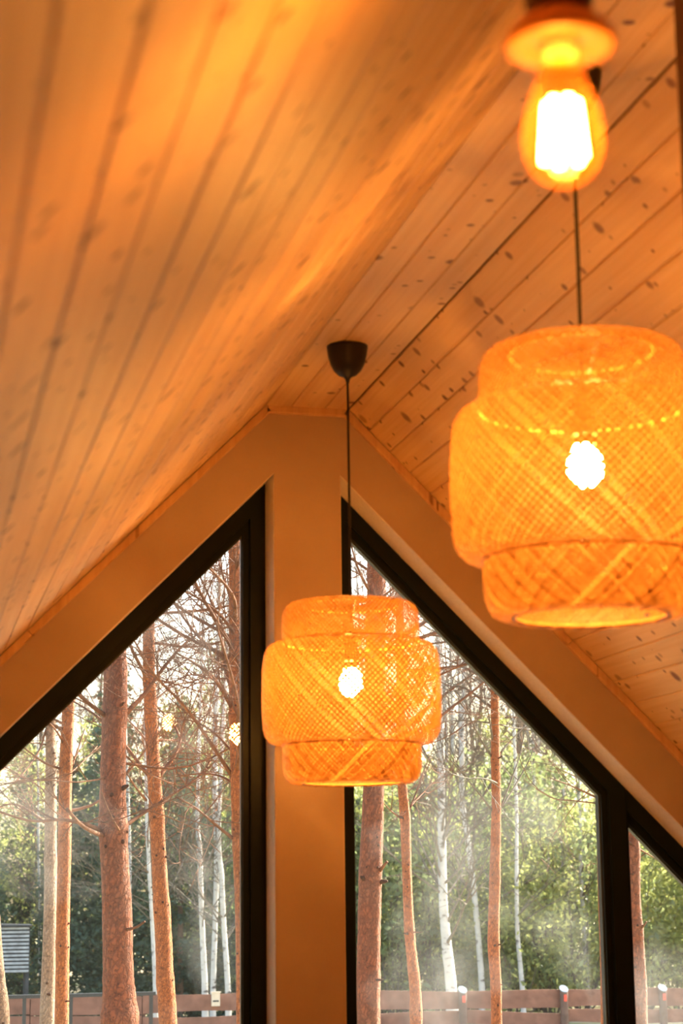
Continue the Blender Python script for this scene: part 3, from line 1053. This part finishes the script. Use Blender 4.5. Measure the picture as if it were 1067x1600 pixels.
pine('pine_tree', 'orange pine trunk full of bare branches beside the black stile of the left window',
     [(367, 800, 19), (368, 900, 20), (368, 1000, 21), (370, 1130, 24), (373, 1300, 22), (377, 1420, 20), (380, 1600, 21)], 9.2, M['bark_orange'],
     branches=[B([(372, 1000, 0), (345, 962, -.1), (312, 936, -.2), (285, 922, -.3)], 7, 12, 2, .4),
               B([(366, 1112, 0), (338, 1065, -.1), (310, 1040, -.2), (275, 1020, -.3)], 8, 12, 2, .4),
               B([(366, 1090, 0), (352, 1040, .1), (345, 990, .2), (330, 940, .3), (312, 900, .4)], 8, 12, 2, .4),
               B([(362, 1212, 0), (322, 1150, -.1), (285, 1100, -.2), (246, 1060, -.3), (214, 1015, -.4)], 7, 14, 2, .45),
               B([(366, 1178, 0), (340, 1150, .1), (310, 1130, .2), (270, 1120, .3)], 5, 8),
               B([(366, 1312, 0), (335, 1287, -.1), (305, 1262, -.2), (275, 1245, -.3)], 6, 8),
               B([(375, 1230, 0), (345, 1213, .1), (315, 1209, .2), (275, 1213, .3)], 5, 5),
               B([(366, 950, 0), (350, 905, .1), (340, 870, .2)], 6, 8), B([(368, 1060, 0), (330, 1060, .3), (290, 1056, .5), (240, 1090, .6)], 4, 9)],
     filler=[(0.5, 2.2, 26, 0.95)], seed=21, burls=[(370, 1115, 0.15), (373, 1300, 0.12)])
pine('pine_tree', 'grey pine trunk cut by the left edge at the bottom corner',
     [(-12, 1300, 20), (-10, 1440, 22), (-4, 1530, 24), (1, 1600, 28)], 10.2, M['bark_grey'], filler=[(0.8, 2.2, 4, 1.0)], seed=31)
pine('pine_tree', 'stout brown pine trunk directly under the small lampshade',
     [(588, 860, 29), (587, 950, 30), (585, 1100, 31), (583, 1240, 33), (579, 1360, 36), (577, 1450, 36), (576, 1540, 37), (576, 1600, 38)], 10.6, M['bark_brown'],
     branches=[B([(594, 1360, -.05), (600, 1352, -.1), (605, 1346, -.12)], 6, 0, 0, .1, .6),
               B([(594, 1215, 0), (640, 1165, .2), (690, 1118, .4), (735, 1083, .5), (775, 1050, .6)], 8, 8, 2, .5),
               B([(590, 960, 0), (615, 925, .2), (650, 900, .3)], 6, 8), B([(580, 930, 0), (560, 890, -.2), (548, 850, -.3)], 6, 8),
               B([(592, 1000, 0), (640, 985, .2), (690, 950, .4)], 5, 10)],
     filler=[(1.0, 2.3, 14, 1.0)], seed=34, burls=[(576, 1530, 0.10), (578, 1362, 0.07)])
pine('pine_tree', 'thin orange pine trunk right of the stout trunk, curving at its foot',
     [(626, 1100, 13), (627, 1200, 14), (633, 1280, 16), (636, 1370, 15), (640, 1460, 16), (648, 1540, 18), (650, 1600, 19)], 11.8, M['bark_orange'],
     branches=[B([(626, 1278, 0), (612, 1268, -.1), (600, 1256, -.2)], 4, 2, 1), B([(638, 1268, 0), (648, 1245, .1), (657, 1218, .2), (672, 1180, .3)], 4, 6),
               B([(640, 1262, 0), (660, 1240, .2), (676, 1222, .3)], 3, 4), B([(645, 1456, 0), (652, 1457, -.1), (660, 1456, -.15)], 2.5, 0)],
     filler=[(0.8, 2.2, 8, 0.9)], seed=41, burls=[(634, 1276, 0.10), (641, 1456, 0.10), (645, 1517, 0.10), (650, 1582, 0.12)])
pine('pine_tree', 'slender reddish pine trunk in the middle of the right window',
     [(771, 1000, 12), (773, 1080, 13), (774, 1180, 14), (775, 1260, 15), (773, 1370, 17), (771, 1470, 18), (775, 1540, 17), (776, 1600, 17)], 11.6, M['bark_orange'],
     branches=[B([(770, 1268, 0), (742, 1232, -.1), (715, 1200, -.2), (695, 1178, -.3)], 3.6, 5), B([(779, 1270, 0), (800, 1215, .1), (812, 1180, .2), (822, 1130, .3)], 3.4, 4),
               B([(780, 1268, 0), (812, 1215, .2), (830, 1180, .3), (843, 1145, .4)], 3, 4), B([(768, 1182, 0), (748, 1150, -.1), (728, 1110, -.2), (690, 1070, -.3)], 3.4, 7),
               B([(779, 1180, 0), (800, 1155, .1), (825, 1130, .2)], 4, 5), B([(769, 1130, 0), (730, 1126, -.1), (690, 1128, -.2)], 3, 5),
               B([(779, 1132, 0), (810, 1138, .2), (842, 1135, .3)], 2.6, 5), B([(770, 1160, 0), (764, 1120, -.1), (755, 1080, -.2)], 3.5, 5),
               B([(779, 1225, 0), (762, 1218, -.15), (740, 1216, -.25), (722, 1222, -.3)], 3.6, 3)],
     filler=[(0.75, 2.0, 8, 0.8)], seed=47, burls=[(774, 1190, 0.14), (772, 1375, 0.10), (771, 1478, 0.12), (774, 1540, 0.08)], bare_mat='branch_grey')
pine('pine_tree', 'pine trunk mostly hidden behind the mullion of the right window',
     [(938, 1150, 15), (940, 1260, 17), (943, 1400, 18), (947, 1500, 19), (949, 1600, 20)], 10.8, M['bark_orange'],
     branches=[B([(932, 1246, 0), (910, 1236, -.1), (888, 1226, -.2), (860, 1216, -.3)], 4, 4), B([(931, 1255, 0), (895, 1251, -.1), (860, 1246, -.2), (818, 1218, -.3)], 2.5, 4),
               B([(933, 1240, 0), (922, 1222, -.1), (912, 1205, -.2)], 3, 3), B([(936, 1180, 0), (905, 1172, -.1), (865, 1180, -.2)], 3, 8)],
     filler=[(0.6, 1.6, 4, 0.8)], seed=52)
pine('pine_tree', 'mottled pine trunk standing in the small window at the right edge',
     [(985, 1180, 18), (987, 1290, 19), (990, 1330, 20), (991, 1400, 20), (995, 1460, 21), (1000, 1540, 22), (1001, 1600, 22)], 10.4, M['bark_brown'],
     branches=[B([(996, 1325, 0), (1022, 1340, .1), (1050, 1352, .2)], 3, 4), B([(1000, 1452, -.02), (1006, 1446, -.06), (1010, 1440, -.08)], 4, 0, 0, .1, .6)],
     filler=[(0.6, 1.6, 4, 0.8)], seed=58, burls=[(990, 1330, 0.12), (997, 1455, 0.10)])


# --- birches
def birch(pix, Y, label, seed, top=9.5):
    rs = random.Random(seed)
    pts = [at(x, y, Y) for x, y, w in pix]
    rad = [max(0.02, metres(w, p) * 0.5) for (x, y, w), p in zip(pix, pts)]
    gz0 = ground_z(pts[-1].x, pts[-1].y)
    hi = Vector((pts[0].x + rs.uniform(-.5, .5), pts[0].y, EYE + top))
    lo = Vector((pts[-1].x + (pts[-1].x - pts[-2].x) * 0.2, pts[-1].y, gz0 - 0.05))
    P = [hi, hi.lerp(pts[0], 0.5)] + pts + [lo]
    Rr = [rad[0] * 0.25, rad[0] * 0.7] + rad + [rad[-1] * 1.25]
    nn = 44
    path = smooth_path(P, nn)
    rr = [v.x for v in smooth_path([Vector((q, 0, 0)) for q in Rr], nn)]
    base = Vector((lo.x, lo.y, gz0))
    root = empty('birch_tree', base)
    tag(root, label, 'tree', 'birches behind the fence')
    MB().tube([p - base for p in path], rr, 14, True, lambda i, k: 1 + rs.uniform(-.05, .05)).build('trunk', M['birch'], root, True)
    mb = MB()
    for q in range(34):
        i = int(rs.uniform(0.02, 0.72) * nn)
        an = rs.uniform(0, 2 * math.pi)
        twig(mb, path[i] - base, Vector((math.cos(an), math.sin(an), rs.uniform(0.5, 1.6))), rs.uniform(0.9, 2.2), max(0.008, rr[i] * 0.35), 2, rs, 0.03)
    tag(mb.build('twigs', M['branch_grey'], root), kind='stuff')


birch([(689, 1200, 12), (690, 1300, 13), (692, 1400, 14), (698, 1480, 16), (705, 1545, 18)], 27.5, 'white birch trunk rising beside the first fence post in the right window', 61)
birch([(721, 1200, 8), (728, 1290, 9), (738, 1370, 9), (746, 1450, 9), (752, 1530, 10)], 30, 'leaning white birch trunk just right of the birch by the post', 62)
birch([(806, 1230, 5), (807, 1350, 6), (808, 1450, 7), (816, 1545, 8)], 29.5, 'thin white birch trunk between slender pine and second fence post', 63)
birch([(905, 1260, 6), (908, 1380, 7), (912, 1450, 7), (918, 1550, 8)], 31, 'white birch trunk nearest the mullion of the right window', 64)
birch([(880, 1250, 5), (884, 1380, 6), (886, 1550, 6)], 36, 'faint white birch stem left of the birch near the mullion', 65)
birch([(848, 1240, 4), (850, 1370, 5), (852, 1550, 5)], 39, 'distant white birch stem above the second fence post', 66)
birch([(827, 1180, 5), (830, 1320, 5), (832, 1550, 6)], 41, 'distant white birch stem just left of the second fence post', 67)
birch([(309, 1240, 6), (312, 1330, 8), (315, 1430, 8), (320, 1545, 10)], 28, 'left one of three birches in the left window', 68)
birch([(336, 1200, 8), (339, 1330, 9), (336, 1440, 8), (333, 1545, 9)], 29, 'middle one of three birches in the left window', 69)
birch([(343, 1260, 6), (346, 1370, 8), (350, 1450, 8), (356, 1545, 9)], 27.6, 'right one of three birches in the left window', 70)
birch([(229, 1230, 6), (232, 1340, 6), (237, 1430, 6), (243, 1550, 8)], 27, 'pale birch stem peeking out left of the leaning pine', 71)
birch([(201, 1280, 5), (203, 1400, 5), (204, 1550, 5)], 31, 'pale birch stem just right of the thick pine trunk', 72)
birch([(60, 1300, 3), (62, 1420, 4), (62, 1550, 5)], 32, 'hair-thin pale birch stem left of the grey-brown pine', 73)
birch([(1062, 1330, 7), (1064, 1420, 7), (1068, 1550, 8)], 33, 'white birch stem at the far right edge of the small window', 74)


for q in range(12):
    yq = 36 + 1.4 * q
    xq = 560 + (q * 137) % 400
    wq = rnd.uniform(3.5, 5.5)
    birch([(xq - 2, 1100, wq * .8), (xq, 1250, wq), (xq + rnd.uniform(-4, 4), 1400, wq), (xq + rnd.uniform(-4, 8), 1540, wq * 1.1)], yq, 'faint pale birch stem far back in the wood', 200 + q, 12.0)

# --- background wood: meshes are shared, every tree is its own object
def leaf_cloud(rs, pos, size, flat=0.0):
    """numpy leaf quads at the given positions"""
    n = len(pos)
    a = rs.normal(size=(n, 3)); a[:, 2] *= (1 - flat)
    a /= np.linalg.norm(a, axis=1, keepdims=True) + 1e-9
    b = rs.normal(size=(n, 3)); b[:, 2] *= (1 - flat)
    b -= a * (a * b).sum(1, keepdims=True)
    b /= np.linalg.norm(b, axis=1, keepdims=True) + 1e-9
    s = size * rs.uniform(0.55, 1.3, size=(n, 1))
    v = np.stack([pos - a * s, pos + b * s * 0.5, pos + a * s, pos - b * s * 0.5], 1).reshape(-1, 3)
    f = np.arange(4 * n).reshape(-1, 4)
    return v, f


def np_mesh(name, v, f, mat):
    me = bpy.data.meshes.new(name)
    me.from_pydata(v.tolist(), [], f.tolist())
    me.materials.append(mat)
    me.update()
    return me


def spruce_mesh(seed, mat, H=9.0, W=1.7):
    rs = np.random.RandomState(seed)
    pos = []
    for i in range(420):
        t = rs.uniform(0.04, 1.0) ** 1.15
        z = t * H
        L = W * (1 - t) ** 0.75 * rs.uniform(0.6, 1.1) + 0.12
        an = rs.uniform(0, 2 * np.pi)
        k = int(6 + 9 * L)
        u = np.sqrt(rs.uniform(0.03, 1, size=k)) * L
        p = np.stack([np.cos(an) * u, np.sin(an) * u, z - 0.22 * u + 0.10 * u * u / max(L, .2)], 1)
        p += rs.normal(size=p.shape) * np.array([0.10, 0.10, 0.07])
        pos.append(p)
    pos = np.concatenate(pos)
    v, f = leaf_cloud(rs, pos, 0.10, 0.35)
    tr = MB().tube([(0, 0, -0.05), (0, 0, H * 0.5), (0, 0, H)], [0.11, 0.07, 0.01], 7).mesh('trunk', M['bark_grey'])
    return np_mesh('needle_crown', v, f, mat), tr


def shrub_mesh(seed, mat, H=3.2, W=1.3, n_cl=75, size=0.06):
    rs = np.random.RandomState(seed)
    pr = random.Random(seed)
    pos = []
    st = MB()
    for i in range(n_cl):
        an = rs.uniform(0, 2 * np.pi); u = np.sqrt(rs.uniform(0, 1)) * W
        z = H * rs.uniform(0.12, 1.0)
        u *= math.sqrt(max(0.05, 1 - (z / H - 0.45) ** 2 / 0.36))
        c = np.array([np.cos(an) * u, np.sin(an) * u, z])
        pos.append(c + rs.normal(size=(44, 3)) * np.array([0.20, 0.20, 0.15]))
        if i % 5 == 0:
            st.tube([(0.1 * math.cos(an), 0.1 * math.sin(an), 0), (c[0] * .5, c[1] * .5, c[2] * .6), tuple(c)], [0.018, 0.012, 0.004], 4, False)
    v, f = leaf_cloud(rs, np.concatenate(pos), size)
    return np_mesh('foliage', v, f, mat), st.mesh('stems', M['branch_grey'])


def bare_mesh(seed, H=10.0):
    rs = random.Random(seed)
    pts = [Vector((0, 0, -0.05))]
    for i in range(10):
        pts.append(pts[-1] + Vector((rs.gauss(0, .08), rs.gauss(0, .08), H / 10)))
    tr = MB().tube(pts, [0.075 * (1 - 0.085 * i) for i in range(11)], 8)
    tw = MB()
    for i in range(56):
        t = rs.uniform(0.12, 1.0)
        k_ = min(int(t * 10), 9)
        an = rs.uniform(0, 6.283)
        twig(tw, pts[k_].lerp(pts[k_ + 1], t * 10 - k_), Vector((math.cos(an), math.sin(an), rs.uniform(0.3, 1.4))), rs.uniform(0.7, 2.0) * (1.15 - 0.5 * t), 0.013, 2, rs)
    return tw.mesh('twigs', M['branch_grey']), tr.mesh('trunk', M['bark_grey'])


def plant(name, label, cat, group, meshes, x, y, s, rz, sz=1.0):
    root = empty(name, (x, y, ground_z(x, y)), rz)
    root.scale = (s, s, s * sz)
    tag(root, label, cat, group)
    for me in meshes:
        o = link(me.name.split('.')[0], me, root)
        if me.name.split('.')[0] == 'twigs':
            tag(o, kind='stuff')
    return root


spr_dark = [spruce_mesh(100 + i, M['needle_dark'], 8.0 + i, 1.6 + 0.2 * i) for i in range(3)]
spr_blue = [spruce_mesh(110 + i, M['needle_blue'], 6.5 + i, 1.7) for i in range(2)]
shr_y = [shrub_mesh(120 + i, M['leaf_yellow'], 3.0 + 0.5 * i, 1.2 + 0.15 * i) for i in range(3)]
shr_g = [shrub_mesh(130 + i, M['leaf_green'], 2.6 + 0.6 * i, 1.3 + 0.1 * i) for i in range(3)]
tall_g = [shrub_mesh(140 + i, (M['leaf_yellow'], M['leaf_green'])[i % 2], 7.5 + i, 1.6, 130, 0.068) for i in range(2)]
bares = [bare_mesh(150 + i, 9.0 + 0.8 * i) for i in range(4)]
pr = random.Random(77)


def spread(x0, x1, y0, y1, n):
    out = []
    for i in range(n):
        out.append((x0 + (x1 - x0) * (i + pr.uniform(0.1, 0.9)) / n, pr.uniform(y0, y1)))
    return out


# the line of sight at depth y runs from x = 0.051*y to x = 0.418*y
for (x, y) in spread(-1, 8.2, 29.5, 33, 9):
    plant('young_spruce', 'dark young spruce behind the fence in the left window', 'tree', 'dark spruces behind the fence', pr.choice(spr_dark), x, y, pr.uniform(0.42, 0.6), pr.uniform(0, 6))
for (x, y) in spread(-2, 9.5, 35, 40, 9):
    plant('spruce_tree', 'tall dark spruce deeper in the wood on the left', 'tree', 'tall spruces deeper in the wood', pr.choice(spr_dark + spr_blue), x, y, pr.uniform(0.6, 0.85), pr.uniform(0, 6))
for (x, y) in spread(7, 22, 37, 46, 9):
    plant('spruce_tree', 'blue-green spruce deep in the wood on the right', 'tree', 'spruces deep in the wood on the right', pr.choice(spr_blue), x, y, pr.uniform(0.5, 0.75), pr.uniform(0, 6))
for (x, y) in spread(-2, 7, 30, 36, 7):
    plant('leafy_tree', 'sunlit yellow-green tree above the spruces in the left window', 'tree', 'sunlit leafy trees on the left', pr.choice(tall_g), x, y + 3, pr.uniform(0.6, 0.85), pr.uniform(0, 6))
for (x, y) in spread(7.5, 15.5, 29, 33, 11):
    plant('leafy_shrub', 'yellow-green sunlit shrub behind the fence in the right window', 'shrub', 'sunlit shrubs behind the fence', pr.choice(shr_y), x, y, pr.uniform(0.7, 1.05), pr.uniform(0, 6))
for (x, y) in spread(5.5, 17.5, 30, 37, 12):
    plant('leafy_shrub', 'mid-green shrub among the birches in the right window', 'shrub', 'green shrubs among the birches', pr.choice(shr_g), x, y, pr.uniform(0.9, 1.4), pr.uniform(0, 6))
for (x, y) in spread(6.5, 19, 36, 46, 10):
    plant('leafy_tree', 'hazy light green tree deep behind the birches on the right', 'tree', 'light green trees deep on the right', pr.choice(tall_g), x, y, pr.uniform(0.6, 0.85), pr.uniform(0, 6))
for (x, y) in spread(-1, 22, 34, 54, 40):
    plant('bare_tree', 'slim leafless tree deep in the background wood', 'tree', 'leafless trees in the background wood', pr.choice(bares), x, y, pr.uniform(0.8, 1.2), pr.uniform(0, 6))

# --- fence of wavy boards on round posts
FYY = 25.0
fence = empty('board_fence', (7, FYY, GZ))
tag(fence, 'reddish-brown fence of wavy-edged boards along the wood', 'fence')
fb = fence.location
FSP = 1.44


def fence_top(x):
    return EYE - 1.392 - 0.0142 * (x - 1.2)


px0 = at(720, 1550, FYY).x
posts_x = [px0 + FSP * i for i in range(-7, 6)]
for i, x in enumerate(posts_x):
    zt = fence_top(x) + 0.015
    gz0 = ground_z(x, FYY) - 0.05
    left = x < 5.0
    if not left:
        seg = 16; r = 0.055
        vs = []; fs = []
        for k_ in range(seg):
            an = 2 * math.pi * k_ / seg
            vs.append((x + r * math.cos(an), FYY - 0.075 + r * math.sin(an), gz0))
        for k_ in range(seg):
            an = 2 * math.pi * k_ / seg
            vs.append((x + r * math.cos(an), FYY - 0.075 + r * math.sin(an), zt + r * math.sin(an) * 0.75))
        fs = [tuple(range(seg - 1, -1, -1)), tuple(range(seg, 2 * seg))] + [(k_, (k_ + 1) % seg, (k_ + 1) % seg + seg, k_ + seg) for k_ in range(seg)]
        p = MB().add([Vector(v) - fb for v in vs], fs).build('post', M['fence_post'], fence, False)
        cp = MB()
        cv = [(x + (r + .006) * math.cos(2 * math.pi * k_ / seg), FYY - 0.079 + (r + .006) * math.sin(2 * math.pi * k_ / seg), zt + 0.002 + dz + r * math.sin(2 * math.pi * k_ / seg) * 0.75) for dz in (0, 0.012) for k_ in range(seg)]
        cp.add([Vector(v) - fb for v in cv], fs).build('post_cap', M['cap'], p)
        MB().box(x - 0.02 - fb.x, x + 0.02 - fb.x, FYY - 0.137 - fb.y, FYY - 0.131 - fb.y, zt - 0.155 - fb.z, zt - 0.068 - fb.z).build('red_reflector', M['red'], p)
    else:
        MB().box(x - 0.05 - fb.x, x + 0.05 - fb.x, FYY + 0.02 - fb.y, FYY + 0.10 - fb.y, gz0 - fb.z, zt - 0.06 - fb.z).build('post', M['fence_post'], fence)
for i in range(len(posts_x) - 1):
    xa, xb = posts_x[i], posts_x[i + 1]
    for row, (d0, d1) in enumerate(((0.0, 0.235), (0.272, 0.445), (0.485, 0.67))):
        n = 12
        up = []; lo = []
        a1, a2, ph1, ph2 = pr.uniform(.004, .022), pr.uniform(.004, .014), pr.uniform(0, 6), pr.uniform(0, 6)
        tilt0, tilt1 = pr.uniform(-.02, .02), pr.uniform(-.02, .02)
        for q in range(n + 1):
            t = q / n
            x = xa + 0.006 + (xb - xa - 0.012) * t
            zb_ = fence_top(x) + tilt0 * (1 - t) + tilt1 * t
            up.append((x - fb.x, zb_ - d0 + a1 * math.sin(3.2 * t + ph1) - fb.z))
            lo.append((x - fb.x, zb_ - d1 + a2 * math.sin(4.1 * t + ph2) - fb.z))
        MB().prism_y(up + lo[::-1], -0.016, 0.012).build('board', M['fence'], fence)
bx = at(337, 1561, FYY - 0.05)
bo = empty('meter_box', (bx.x, FYY - 0.017, bx.z - 0.09))
tag(bo, 'small beige metal box fixed to the fence beside the left window stile', 'box')
MB().box(-0.055, 0.055, -0.05, 0, 0, 0.17).build('body', M['plate'], bo)
MB().box(-0.065, 0.065, -0.062, 0.0, 0.17, 0.185).build('lid', M['plate'], bo)
MB().box(-0.038, 0.038, -0.053, -0.049, 0.055, 0.075).build('slot', M['slat_dark'], bo)

# --- black metal railing in front of the fence, left
ry = 22.0
r0 = at(6, 1558, ry); r1 = at(243, 1556, ry)
rl = empty('metal_railing', (r0.x, ry, GZ))
tag(rl, 'black metal handrail before the fence behind the left pines', 'railing')
h = r0.z - GZ
MB().box(0, r1.x - r0.x, -0.03, 0.03, h - 0.02, h + 0.02).build('top_rail', M['metal'], rl)
for px, w in ((38, .04), (110, .05), (236, .04)):
    x = at(px, 1570, ry).x - r0.x
    MB().box(x - w / 2, x + w / 2, -0.02, 0.02, -0.03, h - 0.02).build('post', M['metal'], rl)

# --- slatted hut among the spruces, far left
hy = 28.6
a0 = at(-4, 1448, hy); a1 = at(46, 1520, hy)
hut = empty('slatted_hut', ((a0.x + a1.x) / 2, hy, ground_z(a0.x, hy)))
tag(hut, 'grey slatted timber hut among dark spruces at the far left', 'hut')
hw = (a1.x - a0.x) / 2
zt, zb = a0.z - hut.location.z, a1.z - hut.location.z
MB().box(-hw, hw, 0.03, 0.6, zb, zt).build('body', M['slat_dark'], hut)
ns = 12
for i in range(ns):
    z = zb + (zt - zb) * (i + 0.5) / ns
    MB().box(-hw + 0.015, hw - 0.015, 0.0, 0.028, z - 0.016, z + 0.016).build('slat', M['slat'], hut)
for sx in (-hw + 0.03, hw - 0.03):
    for sy in (0.06, 0.55):
        MB().box(sx - 0.025, sx + 0.025, sy - 0.025, sy + 0.025, -0.03, zb).build('leg', M['slat_dark'], hut)
rf = MB().prism_y([(-hw - 0.03, zt), (hw + 0.03, zt), (hw + 0.03, zt + 0.02), (-hw - 0.03, zt + 0.035)], -0.05, 0.65)
rf.build('roof', M['slat_dark'], hut)
